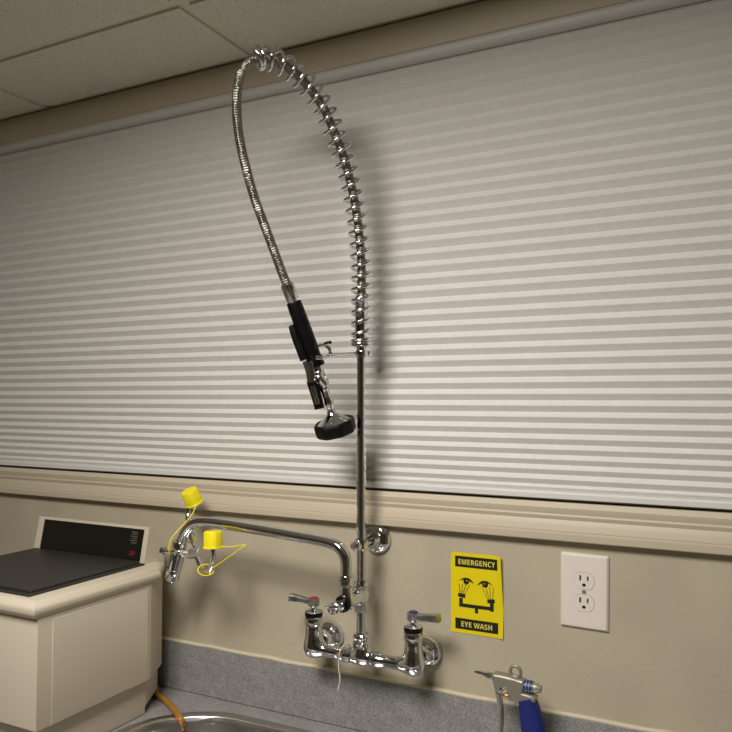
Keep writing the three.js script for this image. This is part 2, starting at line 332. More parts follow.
// ---------------------------------------------------------------- counter, cabinet and sink
const SK = { x0: -0.432, x1: 0.432, z0: 0.055, z1: 0.535, r: 0.175 };
function roundRect(inset, n = 14) {
  const x0 = SK.x0 + inset, x1 = SK.x1 - inset, z0 = SK.z0 + inset, z1 = SK.z1 - inset, r = Math.max(SK.r - inset, 0.02), pts = [];
  for (const [cx, cz, a0] of [[x1 - r, z1 - r, 0], [x0 + r, z1 - r, 90], [x0 + r, z0 + r, 180], [x1 - r, z0 + r, 270]])
    for (let i = 0; i <= n; i++) { const a = (a0 + 90 * i / n) * Math.PI / 180; pts.push([cx + r * Math.cos(a), cz + r * Math.sin(a)]); }
  return pts;
}
{
  const c = thing('countertop', 'grey speckled laminate countertop with a low backsplash along the wall', 'countertop', V(0.2, COUNTER - 0.038, 0.32));
  part('worktop', metricUV(prism([[RX0, 0.0005], [RX1, 0.0005], [RX1, 0.64], [RX0, 0.64]], COUNTER - 0.038, COUNTER, 0, 1, [roundRect(0.018)])), M.laminate, c);
  part('backsplash', box(RX0, RX1, COUNTER + 0.0012, 1.009, 0.0005, 0.012, 0.001), M.laminate, c);
  const pts = []; for (let i = 0; i <= 160; i++) pts.push(V(RX0 + 0.005 + (RX1 - RX0 - 0.01) * i / 160, 1.0105 + 0.0006 * Math.sin(i * 1.7) + 0.0008 * (rnd() - 0.5), 0.0065));
  part('caulk_bead', sweep(pts, () => [0.0034, 0.006], V(0, 0, 1), 320, 10), M.caulk, c, 'cream caulk line along the backsplash top');
  const b = thing('base_cabinet', 'tan base cabinet under the speckled countertop', 'cabinet', V(0.2, 0, 0.3));
  const bx = [box(RX0 + 0.01, RX1 - 0.01, 0.1, 0.12, 0.01, 0.58), box(RX0 + 0.01, RX1 - 0.01, 0.0, 0.1, 0.01, 0.52), box(RX0 + 0.01, RX1 - 0.01, 0.12, COUNTER - 0.039, 0.575, 0.595), box(RX0 + 0.01, RX0 + 0.03, 0.12, COUNTER - 0.039, 0.01, 0.575), box(RX1 - 0.03, RX1 - 0.01, 0.12, COUNTER - 0.039, 0.01, 0.575)];
  part('body', bx, M.cabinet, b);
  for (let i = 0; i < 8; i++) { const w = (RX1 - RX0 - 0.04) / 8, a = RX0 + 0.02 + i * w; const d = part('door', box(a + 0.004, a + w - 0.004, 0.13, COUNTER - 0.05, 0.596, 0.615, 0.003), M.cabinet, b); part('handle', rod(V(a + w - 0.05, 0.68, 0.628), V(a + w - 0.05, 0.8, 0.628), 0.005), M.steel, d); }
}
{
  const s = thing('kitchen_sink', 'stainless steel drop in sink with rounded corners set into the counter', 'sink', V(0, COUNTER - 0.2, 0.295));
  const loft = rows => {
    const pos = [], idx = []; const rings = rows.map(([ins, h]) => roundRect(ins).map(([x, z]) => [x, COUNTER + h, z])); const n = rings[0].length;
    rings.forEach(r => r.forEach(p => pos.push(...p)));
    for (let i = 0; i < rings.length - 1; i++) for (let k = 0; k < n; k++) { const a = i * n + k, b = i * n + (k + 1) % n; idx.push(a, b, a + n, b, b + n, a + n); }
    const g = new THREE.BufferGeometry(); g.setAttribute('position', new THREE.Float32BufferAttribute(pos, 3)); g.setIndex(idx); return toCreasedNormals(plain(g), 0.6);
  };
  part('rim', loft([[0.0, 0.0003], [0.0012, 0.0022], [0.003, 0.0032], [0.006, 0.0033], [0.014, 0.0026], [0.017, 0.0016], [0.0195, -0.001], [0.021, -0.005], [0.0225, -0.012]]), M.steel, s);
  const bw = part('bowl', loft([[0.0225, -0.012], [0.026, -0.05], [0.03, -0.14], [0.036, -0.165], [0.048, -0.178], [0.065, -0.183], [0.11, -0.186], [0.17, -0.188], [0.2, -0.189]]), M.steel, s);
  part('drain', lathe([[0, 0.001], [0.03, 0.001], [0.04, 0.004], [0.05, 0.005], [0.053, 0.002], [0.053, -0.006], [0, -0.006]], V(0, COUNTER - 0.189, 0.295), V(0, 1, 0)), M.chrome, s);
}

// ---------------------------------------------------------------- pre-rinse faucet
const RZ = 0.067;                                     // riser stands this far from the wall
const CAMSIDE = V(0.45, 0, 0.9).normalize();
{
  const f = thing('pre_rinse_faucet', 'chrome wall mounted pre-rinse faucet with tall riser, coil spring and hanging spray hose', 'faucet', V(0, 1.075, 0));
  const VX = [-0.0985, 0.1005], BY = 1.068, FY = 1.075;
  const bodyF = joined([
    ...VX.flatMap(x => [capsule(V(x, 1.0705, RZ), V(x, 1.104, RZ), 0.0166, 0.0154), capsule(V(x, FY, 0.018), V(x, FY, RZ), 0.0125)]),
    capsule(V(VX[0], BY, RZ), V(-0.03, BY - 0.001, RZ), 0.0122, 0.0102), capsule(V(0.03, BY - 0.001, RZ), V(VX[1], BY, RZ), 0.0102, 0.0126),
    capsule(V(-0.03, BY - 0.001, RZ), V(0.03, BY - 0.001, RZ), 0.0104), capsule(V(0, BY, RZ), V(0, 1.082, RZ), 0.0138)], 0.014);
  part('valve_body', casting(bodyF, V(-0.125, 1.04, 0.002), V(0.128, 1.135, 0.095), 0.0024), M.chrome, f);
  VX.forEach((x, i) => {
    const fl = part('wall_flange', lathe([[0, 0.001], [0.0265, 0.001], [0.0275, 0.004], [0.0272, 0.009], [0.0255, 0.014], [0.0215, 0.019], [0.0185, 0.0215], [0.0185, 0.024], [0.0165, 0.0255], [0.012, 0.026], [0, 0.026]], V(x, FY, 0), V(0, 0, 1), 40), M.chrome, f);
    part('union_nut', hexNut(V(x, FY, 0.027), V(x, FY, 0.043), 0.0178), M.chrome, f);
    const b = part('bonnet', lathe([[0.0132, 0], [0.0166, 0.001], [0.0171, 0.003], [0.0171, 0.0125], [0.0155, 0.0152], [0, 0.0152]], V(x, 1.111, RZ), V(0, 1, 0)), M.chrome, f);
    part('sleeve', lathe([[0.0145, 0], [0.0163, 0.0008], [0.0165, 0.0072], [0.0145, 0.0082], [0, 0.0082]], V(x, 1.1262, RZ), V(0, 1, 0)), M.black, b, 'black bonnet sleeve');
    part('bonnet_cap', lathe([[0.0158, 0], [0.016, 0.0012], [0.0135, 0.0032], [0.0075, 0.0042], [0, 0.0042]], V(x, 1.1342, RZ), V(0, 1, 0)), M.chrome, b);
    const yH = 1.1382 + (i ? 0 : 0.001);
    const stem = part('stem', lathe([[0.0065, 0], [0.006, 0.004], [0.0066, 0.008], [0, 0.008]], V(x, 1.1375, RZ), V(0, 1, 0), 12), M.chrome, f);
    const dir = i ? 1 : -1, hy = 1.1505;
    const h = part('lever_handle', [
      lathe([[0, -0.0065], [0.0085, -0.0065], [0.0105, -0.004], [0.0112, 0.003], [0.0112, 0.0068], [0.0102, 0.0078], [0, 0.0078]], V(x, hy, RZ), V(0, 1, 0), 24),
      sweep([V(x + dir * 0.006, hy + 0.001, RZ), V(x + dir * 0.022, hy + 0.002, RZ + 0.001), V(x + dir * 0.034, hy + 0.0035, RZ + 0.002), V(x + dir * 0.0485, hy + 0.005, RZ + 0.003)], t => [0.0058 + 0.0012 * t, 0.0068 + 0.002 * t - 0.001 * Math.sin(t * 3)], V(0, 0, 1), 24, 24, 4.5)], M.handle, f);
    part('index_button', lathe([[0, 0], [0.0078, 0], [0.0078, 0.0012], [0.0066, 0.0022], [0, 0.0024]], V(x, hy + 0.0076, RZ), V(0, 1, 0)), i ? M.blueDot : M.red, h, i ? 'blue cold index button' : 'red hot index button');
  });
  // riser
  const topY = P(361.4, 347, RZ).y;
  part('riser_nut', lathe([[0.008, 0], [0.0145, 0.0005], [0.0152, 0.003], [0.0152, 0.0105], [0.0138, 0.0125], [0.0138, 0.0165], [0.0148, 0.018], [0.0148, 0.0225], [0.0128, 0.0255], [0.008, 0.027]], V(0, 1.0835, RZ), V(0, 1, 0), 32), M.chrome, f);
  part('riser', rod(V(0, 1.09, RZ), V(0, topY, RZ), 0.0085), M.chrome, f);
  // wall bracket
  const br = part('wall_bracket', [lathe([[0, 0.0005], [0.0265, 0.0005], [0.0278, 0.003], [0.0275, 0.006], [0.0255, 0.009], [0.019, 0.0125], [0.0115, 0.015], [0.0095, 0.019], [0.0085, 0.03], [0, 0.03]], V(0, 1.2657, 0), V(0, 0, 1), 44), rod(V(0, 1.2657, 0.028), V(0, 1.2657, RZ - 0.006), 0.0052)], M.chrome, f);
  part('clamp', [lathe([[0.0086, -0.0095], [0.0115, -0.009], [0.0128, -0.006], [0.0128, 0.006], [0.0115, 0.009], [0.0086, 0.0095]], V(0, 1.2657, RZ), V(0, 1, 0)), lathe([[0.0075, 0], [0.0085, 0.008], [0.0088, 0.012], [0.0078, 0.0165], [0.005, 0.0195], [0, 0.0205]], V(0, 1.2657, RZ + 0.006), V(-0.25, 0, 1))], M.chrome, br);

  // spring guided hose: up inside the coil, over the top and down to the spray valve
  const path = [[361.4, 345, 0.067], [361.6, 300, 0.068], [361.4, 262, 0.072], [358.8, 230, 0.08], [354.2, 199, 0.092], [348, 172, 0.107], [340.5, 148, 0.123], [333, 129, 0.138], [324, 109, 0.157], [314, 94, 0.176], [303, 80.5, 0.197], [291, 70, 0.219], [280, 63.5, 0.239], [268.5, 58.8, 0.258], [258, 58, 0.273], [248, 63.5, 0.283], [241.5, 72.5, 0.287], [238, 85, 0.287], [236.8, 100, 0.284], [237.2, 120, 0.277], [240.3, 143, 0.267], [246, 168, 0.257], [254.5, 198, 0.242], [264, 224, 0.229], [273, 248, 0.218], [283, 275, 0.203], [287.5, 286, 0.196]].map(a => P(...a));
  const cv = curve(path), LEN = cv.getLength(), fr = (() => { const n = 1600, F = cv.computeFrenetFrames(n, false); const pts = cv.getSpacedPoints(n); return s => { const i = Math.min(n, Math.max(0, Math.round(s / LEN * n))); return [pts[i], F.normals[i], F.binormals[i]]; }; })();
  {
    const ripple = 0.0040, seg = Math.round(LEN / ripple) * 8, rad = 16, F = cv.computeFrenetFrames(seg, false), pts = cv.getSpacedPoints(seg), pos = [], idx = [];
    for (let i = 0; i <= seg; i++) {
      const s = i / seg * LEN, ph = (i % 8) / 8, r = 0.0071 + 0.0010 * Math.sqrt(Math.sin(Math.PI * ph));
      for (let k = 0; k < rad; k++) { const a = k / rad * 2 * Math.PI, q = pts[i].clone().addScaledVector(F.normals[i], Math.cos(a) * r).addScaledVector(F.binormals[i], Math.sin(a) * r); pos.push(q.x, q.y, q.z); }
    }
    for (let i = 0; i < seg; i++) for (let k = 0; k < rad; k++) { const a = i * rad + k, b = i * rad + (k + 1) % rad; idx.push(a, b, a + rad, b, b + rad, a + rad); }
    const g = new THREE.BufferGeometry(); g.setAttribute('position', new THREE.Float32BufferAttribute(pos, 3)); g.setIndex(idx);
    part('flexible_hose', toCreasedNormals(plain(g), 0.9), M.hose, f, 'ribbed steel hose');
  }
  // coil spring: runs from the riser's seat to just past the top of the arch
  {
    let sEnd = 0; { const target = P(255.5, 58.6, 0.276); let best = 1; for (let i = 0; i <= 800; i++) { const d = cv.getPointAt(i / 800).distanceTo(target); if (d < best) { best = d; sEnd = i / 800 * LEN; } } }
    const pts = [], turns = sEnd / 0.0208, s0 = -0.004; let ph = 0;
    const n = Math.round(turns * 22) + 80; let s = s0 + 0.004;
    const Rr = 0.0178, stepA = 2 * Math.PI / 22;
    for (let i = 0; s < sEnd; i++) {
      const [c, N, B] = fr(s); pts.push(c.clone().addScaledVector(N, Math.cos(ph) * Rr).addScaledVector(B, Math.sin(ph) * Rr));
      ph += stepA; const near = Math.min(s, sEnd - s), pitch = near < 0.008 ? 0.0062 : near < 0.02 ? 0.013 : 0.0205; s += pitch / 22;
    }
    part('coil_spring', plain(new THREE.TubeGeometry(curve(pts), pts.length * 2, 0.003, 10, false)), M.chrome, f, 'chrome coil spring around the hose');
    part('hose_coupling', lathe([[0.0084, -0.004], [0.0116, 0.001], [0.0116, 0.085], [0.0100, 0.09], [0.0075, 0.091]], P(361.4, 345, RZ), V(0, 1, 0), 24), M.chrome, f);
    part('spring_seat', lathe([[0.007, -0.012], [0.0095, -0.011], [0.0095, -0.0045], [0.019, -0.0035], [0.0205, -0.0015], [0.0205, 0.0005], [0.0185, 0.002], [0.009, 0.0025]], P(361.4, 345, RZ), V(0, 1, 0), 32), M.chrome, f);
  }
  // finger hook
  {
    const c = P(361.4, 353.8, RZ), tip = P(331, 353.8, 0.1280);
    const dir = tip.clone().sub(c).normalize();
    const hk = part('finger_hook', [
      lathe([[0.0086, -0.006], [0.0108, -0.0055], [0.0118, -0.003], [0.0118, 0.003], [0.0108, 0.0055], [0.0086, 0.006]], c, V(0, 1, 0)),
      tube([c.clone().addScaledVector(dir, 0.007), P(350, 354, 0.0890), P(340, 354.6, 0.1100), P(331, 353.5, 0.1280), P(329.3, 348.5, 0.1320), P(326, 345.5, 0.1320), P(321, 345.3, 0.1280), P(316, 347, 0.1250)], 0.0032, 60, 10),
      tube([P(331, 353.5, 0.1280), P(327, 356.3, 0.1450), P(321.5, 358, 0.1620), P(315.5, 357.6, 0.1690)], 0.0032, 30, 10),
      tube([P(329.3, 348.5, 0.1320), P(324.5, 344.5, 0.1380), P(327, 342.8, 0.1420), P(330.5, 342.3, 0.1440)], 0.003, 30, 10),
      rod(c.clone().addScaledVector(dir, -0.006), c.clone().addScaledVector(dir, -0.014), 0.0035), rod(c.clone().addScaledVector(dir, -0.014), c.clone().addScaledVector(dir, -0.02), 0.0055)], M.chrome, f);
  }
  // spray valve
  {
    const A = P(287, 284.5, 0.1940), B = P(293.6, 302, 0.1790), C = P(317, 366, 0.1430), D = P(329, 403, 0.1230), Eh = P(331.9, 415, 0.1165), F2 = P(335.2, 428, 0.1090);
    const ax = F2.clone().sub(A).normalize();
    const sv = part('spray_grip', sweep([B.clone().addScaledVector(ax, -0.002), B.clone().lerp(C, 0.33), B.clone().lerp(C, 0.66), C], t => { const r = 0.0128 + 0.0012 * Math.sin(t * Math.PI) + (t > 0.86 ? 0.0015 : 0) - (t < 0.02 ? 0.002 : 0); return [r, r]; }, CAMSIDE, 40, 24), M.black, f, 'black rubber spray valve grip');
    part('hose_ferrule', lathe([[0.0085, -0.002], [0.0112, 0], [0.0118, 0.003], [0.0118, 0.029], [0.0108, 0.032], [0.0075, 0.033], [0.0075, 0.037], [0, 0.037]], A, B.clone().sub(A), 28), M.chrome, sv);
    const lev = part('squeeze_lever', sweep([P(291.5, 325, 0.1740), P(295, 335, 0.1710), P(300, 348, 0.1650), P(304.5, 360, 0.1590)], t => [(0.0052 + 0.0026 * Math.sqrt(Math.min(1, t * 2.2))) * (t < 0.02 ? 0.6 : 1), 0.009 * (t < 0.02 ? 0.6 : 1)], CAMSIDE, 30, 20, 3), M.black, sv, 'black squeeze lever');
    part('lever_bracket', sweep([P(307.5, 361, 0.1590), P(310.5, 371, 0.1530), P(312, 381, 0.1480)], t => [0.0088 - 0.001 * t, 0.0105], CAMSIDE, 12, 20, 5), M.darkMetal, lev, 'dark metal lever bracket');
    part('lever_tail', sweep([P(311.8, 380.5, 0.1490), P(314, 388, 0.1440), P(317, 398, 0.1390), P(319.5, 408, 0.1340)], t => [0.0095 - 0.0008 * t, 0.0085], CAMSIDE, 20, 20, 4), M.black, lev, 'black lever tail');
    part('tail_insert', sweep([P(312.3, 386, 0.1555), P(315, 395, 0.1505), P(317.6, 404, 0.1450)], () => [0.0042, 0.0028], CAMSIDE, 12, 16, 4), M.darkMetal, lev, 'grey insert in the lever tail');
    part('valve_barrel', casting(joined([capsule(C.clone().addScaledVector(ax, -0.004), C.clone().lerp(D, 0.45), 0.0098, 0.0088), capsule(P(319, 378, 0.1460), P(325, 384, 0.1380), 0.0085, 0.0065), capsule(C.clone().lerp(D, 0.4), D, 0.0085, 0.0062), capsule(D, F2, 0.0062, 0.006)], 0.008), C.clone().min(F2).addScalar(-0.026), C.clone().max(F2).addScalar(0.026), 0.0023), M.chrome, sv);
    part('pivot_pin', rod(P(318, 381, 0.1590), P(318.4, 381.2, 0.1400), 0.0042), M.chrome, sv);
    const hd = F2.clone().sub(Eh).normalize();
    const bell = part('spray_bell', lathe([[0.0068, -0.008], [0.0076, -0.004], [0.0095, -0.001], [0.0205, 0.0075], [0.0295, 0.0135], [0.0315, 0.0155], [0.0315, 0.03], [0.027, 0.032], [0, 0.031]], P(331.9, 414.4, 0.1165), hd, 40, 0.35), M.chrome, sv);
    {
      const n = 8, o = P(331.9, 414.4, 0.1165);
      const g = new THREE.LatheGeometry([[0.0305, 0.0128], [0.0335, 0.0118], [0.0362, 0.0135], [0.0372, 0.02], [0.0364, 0.0325], [0.0335, 0.0362], [0.028, 0.0365], [0.0275, 0.0325]].map(([r, t]) => new THREE.Vector2(r, t)), n * 12);
      const p = g.attributes.position; for (let i = 0; i < p.count; i++) { const a = Math.atan2(p.getZ(i), p.getX(i)), k = Math.min(1, 0.955 / Math.cos(((a + 0.2 + 9 * Math.PI) % (2 * Math.PI / n)) - Math.PI / n)); p.setX(i, p.getX(i) * k); p.setZ(i, p.getZ(i) * k); }
      g.computeVertexNormals();
      part('bumper', alongAxis(plain(g), o, hd), M.rubber, bell, 'black rubber bumper ring');
    }
  }
  // add-on swing spout valve on the riser
  {
    const yv = P(345, 603.5, 0.127).y, ySw = P(346, 583, 0.124).y, xs = -0.002;
    const cast = joined([capsule(V(0, yv - 0.012, RZ), V(0, P(362, 585, RZ).y, RZ), 0.0105), capsule(V(0, yv, RZ), V(xs, yv, 0.118), 0.0115, 0.0135), capsule(V(xs, yv, 0.12), V(xs, yv + 0.024, 0.12), 0.0115, 0.0105)], 0.01);
    const v = part('add_on_valve', casting(cast, V(-0.03, yv - 0.04, 0.04), V(0.03, yv + 0.075, 0.15), 0.0024), M.chrome, f);
    { const ya = P(362, 612, RZ).y, yb = P(362, 584, RZ).y; part('riser_sleeve', lathe([[0.0085, 0], [0.0118, 0.001], [0.0122, 0.003], [0.0122, yb - ya - 0.003], [0.0112, yb - ya], [0.0085, yb - ya]], V(0, ya, RZ), V(0, 1, 0)), M.nickel, v); }
    part('collar_nut', lathe([[0.008, 0], [0.0128, 0.0005], [0.0132, 0.003], [0.0132, 0.006], [0.012, 0.009], [0.008, 0.0095]], V(0, P(362, 585, RZ).y, RZ), V(0, 1, 0)), M.chrome, v);
    part('sleeve', lathe([[0.009, 0], [0.0142, 0.001], [0.0146, 0.003], [0.0142, 0.008], [0.0118, 0.011], [0.008, 0.012], [0, 0.012]], V(xs, yv, 0.126), V(-0.12, -0.02, 1)), M.black, v, 'black bonnet sleeve');
    const hub = V(xs - 0.0025, yv - 0.001, 0.144);
    const h = part('valve_handle', [lathe([[0, -0.008], [0.0095, -0.008], [0.0098, -0.004], [0.0065, -0.002], [0.0066, 0.006], [0.0095, 0.008], [0.01, 0.012], [0.0098, 0.017], [0.0078, 0.020], [0, 0.021]], hub, V(-0.12, -0.03, 1)), sweep([hub.clone().add(V(-0.002, -0.001, 0.014)), P(335, 607, 0.168), P(330, 607.2, 0.176), P(325, 606.8, 0.184)], t => [0.0078 * (1 - t * 0.85), 0.0075 * (1 - t * 0.8)], V(0, 0, 1), 24, 18, 2.6)], M.chrome, v);
    const nutA = V(xs, yv + 0.026, 0.12);
    const yN = P(345.8, 575, 0.12).y;
    const sp = part('swing_spout', [tube([V(xs, yN - 0.01, 0.12), V(xs, yN + 0.004, 0.12), P(346, 562, 0.12), P(343.8, 554, 0.12), P(338.5, 547.2, 0.12), P(330, 543, 0.119), P(318, 540.3, 0.118), P(300, 537, 0.117), P(270, 531.5, 0.116), P(240, 526.6, 0.115), P(222, 523.8, 0.115), P(209, 522.2, 0.115), P(199, 522.2, 0.115), P(191, 525.5, 0.115), P(185.5, 531.5, 0.115), P(182, 539, 0.115), P(180.5, 544, 0.115)], 0.0098, 160, 20)], M.chrome, f);
    part('swivel_nut', lathe([[0.0115, 0], [0.0125, 0.001], [0.0129, 0.004], [0.0129, 0.012], [0.012, 0.0135], [0.012, 0.0165], [0.0129, 0.018], [0.0129, yN - nutA.y - 0.004], [0.012, yN - nutA.y - 0.001], [0.0095, yN - nutA.y]], nutA, V(0, 1, 0), 32), M.chrome, sp);
  }
}

// ---------------------------------------------------------------- faucet eyewash at the end of the spout
{
  const ZE = 0.115;
  const T = P(180.2, 543, ZE), Bt = P(171.6, 580, ZE), ax = Bt.clone().sub(T).normalize(), L = T.distanceTo(Bt);
  const e = thing('faucet_eyewash', 'chrome faucet mounted eyewash with two yellow capped nozzles on the spout end', 'eyewash', Bt);
  const b = part('diverter_body', lathe([[0.0098, -0.004], [0.0126, -0.003], [0.0138, 0], [0.0138, 0.010], [0.0122, 0.0125], [0.0122, 0.016], [0.0142, 0.018], [0.0147, 0.021], [0.0147, L * 0.68], [0.013, L * 0.71], [0.013, L * 0.74], [0.0138, L * 0.76], [0.0138, L - 0.002], [0.0125, L], [0.0092, L], [0.0088, L - 0.008], [0, L - 0.008]], T, ax, 30), M.chrome, e);
  const mid = T.clone().addScaledVector(ax, L * 0.28);
  const kn = P(164.2, 551, ZE + 0.002), kd = kn.clone().sub(mid).normalize();
  part('diverter_knob', [rod(mid, kn, 0.0032), lathe([[0, -0.002], [0.0065, -0.002], [0.0085, 0], [0.0088, 0.003], [0.0075, 0.006], [0, 0.0068]], kn, kd, 24)], M.chrome, e);
  const tee = P(195.5, 553, ZE);
  part('tee_arm', [rod(mid, P(188, 554, ZE), 0.006), rod(P(187.5, 554, ZE), P(190, 553.8, ZE), 0.0095), lathe([[0, 0], [0.0085, 0], [0.0102, 0.003], [0.0102, 0.02], [0.0112, 0.022], [0.0112, 0.027], [0.0092, 0.029], [0, 0.029]], P(189.5, 553.8, ZE), P(201.5, 552.4, ZE).sub(P(189.5, 553.8, ZE)), 24)], M.nickel, e, 'satin cross fitting');
  const nozzle = (pts, capC, capUp, tetherPts, ringC) => {
    const n = part('nozzle_arm', tube(pts, 0.0056, 50, 14), M.chrome, e);
    const capB = capC.clone().addScaledVector(capUp, -0.0155), R = 0.0172;
    const c = part('cap', lathe([[0, 0.004], [R - 0.002, 0.004], [R - 0.0016, 0.0], [R + 0.0012, 0.0], [R + 0.0012, 0.0028], [R, 0.004], [R, 0.028], [R - 0.0012, 0.0305], [R - 0.003, 0.0312], [R - 0.004, 0.0305], [0, 0.0305]], capB, capUp, 36), M.yellow, e, 'yellow plastic dust cap');
    part('tether', [tube(tetherPts, 0.0011, 60, 8), ...(ringC ? [tube(ringC, 0.0012, 40, 8, true)] : [])], M.yellow, c, 'thin yellow tether');
  };
  const upFront = V(-0.30, 0.9, -0.02).normalize();
  // arm towards the room
  const c2 = P(213, 539.6, 0.15), u2 = V(-0.05, 1, -0.06).normalize();
  const rc2 = P(206, 570.5, 0.142), ring2 = []; for (let i = 0; i < 10; i++) { const a = i / 10 * 2 * Math.PI; ring2.push(P(206 + 8.2 * Math.cos(a), 570 + 5.6 * Math.sin(a), 0.142 + 0.009 * Math.sin(a))); }
  nozzle([P(196, 554, ZE), P(198.5, 560, 0.12), P(201.5, 567.5, 0.129), P(205, 572, 0.137), P(209, 571.5, 0.144), P(212, 565, 0.148), P(213.3, 556, 0.15), P(213.5, 545, 0.15)], c2, u2,
    [P(221.3, 547, 0.155), P(232, 546.8, 0.16), P(243.5, 545.2, 0.163), P(246.5, 545.2, 0.163), P(241, 548.5, 0.162), P(229, 557, 0.156), P(218, 564.5, 0.151), P(213.6, 568, 0.148)], ring2);
  // arm towards the wall
  const c1 = P(191.8, 497, 0.072), u1 = V(-0.16, 0.9, 0.42).normalize();
  nozzle([P(196, 552.5, ZE), P(195.2, 546, 0.104), P(191.8, 539, 0.094), P(190, 531, 0.087), P(188.6, 522, 0.08), P(188.2, 514, 0.074), P(189.5, 505, 0.0705), P(191, 500, 0.071)], c1, u1,
    [P(196, 506, 0.078), P(192.6, 513.5, 0.085), P(186, 522, 0.1), P(178, 530.5, 0.118), P(171.5, 538.5, 0.13), P(168.8, 547, 0.134), P(169.5, 554, 0.13)],
    null);
  const loop = []; for (let i = 0; i < 10; i++) { const a = i / 10 * 2 * Math.PI; loop.push(P(191 + 4.2 * Math.cos(a), 538 + 5 * Math.sin(a), 0.094 + 0.007 * Math.cos(a))); }
  part('tether_loop', tube(loop, 0.0011, 40, 8, true), M.yellow, e, 'yellow tether loop');
}
// ---------------------------------------------------------------- white string hanging from the valve body
{
  const s = thing('string', 'thin white string hung over the chrome valve body', 'string', P(338.5, 690, 0.083));
  part('strand', tube([P(346, 644.5, 0.074), P(343.2, 646, 0.083), P(340.3, 651, 0.084), P(339, 658, 0.083), P(338.7, 668, 0.083), P(340, 679, 0.083), P(338, 690, 0.083)], 0.0011, 60, 8), M.string, s);
  part('loop', tube([P(346, 644.5, 0.074), P(349.5, 645, 0.062), P(350.5, 650, 0.05), P(348, 655, 0.048), P(343, 657.5, 0.056)], 0.0011, 30, 8), M.string, s);
}

// ---------------------------------------------------------------- eyewash sign
{
  const W = 0.0955, H = 0.140, cx = 0.1925, cy = 1.1845;
  const cvs = document.createElement('canvas'); cvs.width = 700; cvs.height = 1026; const g = cvs.getContext('2d');
  g.fillStyle = '#e3cd0c'; g.fillRect(0, 0, 700, 1026);
  g.fillStyle = '#1c1f10';
  g.fillRect(58, 46, 574, 140); g.fillRect(58, 838, 574, 140);
  // eyes, spray and fountain
  const eye = (x, y, s) => {
    g.save(); g.translate(x, y); g.scale(s, 1);
    g.beginPath(); g.moveTo(-105, 30); g.quadraticCurveTo(-40, -52, 40, -28); g.quadraticCurveTo(85, -10, 108, 40); g.quadraticCurveTo(50, 2, 0, -8); g.quadraticCurveTo(-60, -6, -105, 30); g.fill();
    g.beginPath(); g.arc(4, 14, 40, 0, 7); g.fill(); g.fillStyle = '#e3cd0c'; g.beginPath(); g.arc(12, 4, 8, 0, 7); g.fill(); g.fillStyle = '#1c1f10'; g.restore();
  };
  eye(205, 350, 1); eye(465, 362, -1);
  g.fillStyle = '#1c1f10';
  const drops = (x0, y0, x1, y1, n) => { for (let i = 0; i < n; i++) { const t = i / (n - 1), x = x0 + (x1 - x0) * t, y = y0 + (y1 - y0) * t; g.save(); g.translate(x, y); g.rotate(Math.atan2(y1 - y0, x1 - x0)); g.fillRect(-9, -5.5, 18, 11); g.restore(); } };
  for (const [a, b] of [[112, 125], [158, 146], [204, 167], [252, 190]]) drops(a, 412, b, 522, 6);
  for (const [a, b] of [[420, 492], [472, 512], [522, 536], [572, 560]]) drops(a, 412, b, 545, 6);
  g.save(); g.translate(145, 562); g.rotate(0.12); g.fillRect(-50, -36, 100, 48); g.restore(); g.fillRect(112, 580, 50, 105);
  g.save(); g.translate(540, 590); g.rotate(-0.12); g.fillRect(-50, -36, 100, 48); g.restore(); g.fillRect(525, 600, 50, 105);
  g.fillRect(112, 648, 463, 46); g.fillRect(326, 690, 44, 62);
  g.fillStyle = '#dfd05a'; g.textAlign = 'center'; g.textBaseline = 'middle';
  const word = (s, y, w, h) => { g.save(); g.font = `bold ${h}px sans-serif`; const m = g.measureText(s).width; g.translate(345, y); g.scale(w / m, 1); g.fillText(s, 0, 0); g.restore(); };
  word('EMERGENCY', 118, 500, 92); word('EYE WASH', 910, 425, 92);
  const tex = new THREE.CanvasTexture(cvs); tex.colorSpace = THREE.SRGBColorSpace;
  const ng = new THREE.BoxGeometry(W, H, 0.0005, 30, 30, 1);
  const p = ng.attributes.position;
  for (let i = 0; i < p.count; i++) {
    const u = p.getX(i) / W + 0.5, v = p.getY(i) / H + 0.5;
    const lift = 0.0075 * Math.pow(Math.max(0, (u - 0.78) / 0.22), 2) * Math.pow(Math.max(0, (v - 0.38) / 0.62), 0.7) + 0.0035 * Math.pow(Math.max(0, (u - 0.8) / 0.2), 2) * Math.max(0, 0.35 - v) * 2 + 0.0009 * Math.sin(u * 3.1) * Math.sin(v * 7) * Math.sin(v * 3.1);
    p.setZ(i, p.getZ(i) + 0.0007 + Math.max(0, lift)); p.setX(i, p.getX(i) - Math.max(0, lift) * 0.3);
  }
  ng.computeVertexNormals();
  const front = [], rest = []; const grp = ng.groups; const src = ng.index.array;
  grp.forEach((q, k) => { for (let i = q.start; i < q.start + q.count; i++) (k === 4 ? front : rest).push(src[i]); });
  const gf = ng.clone(); gf.setIndex(front); const gr = ng.clone(); gr.setIndex(rest);
  const s = thing('eyewash_sign', 'yellow and black emergency eye wash sticker sign on the beige wall', 'sign', V(cx, cy, 0));
  const paint = new THREE.MeshStandardMaterial({ map: tex, roughness: 0.42 });
  gf.translate(cx, cy, 0); gr.translate(cx, cy, 0);
  part('printed_face', gf, paint, s); part('backing', gr, std(0xd6c20c, 0.5), s);
}
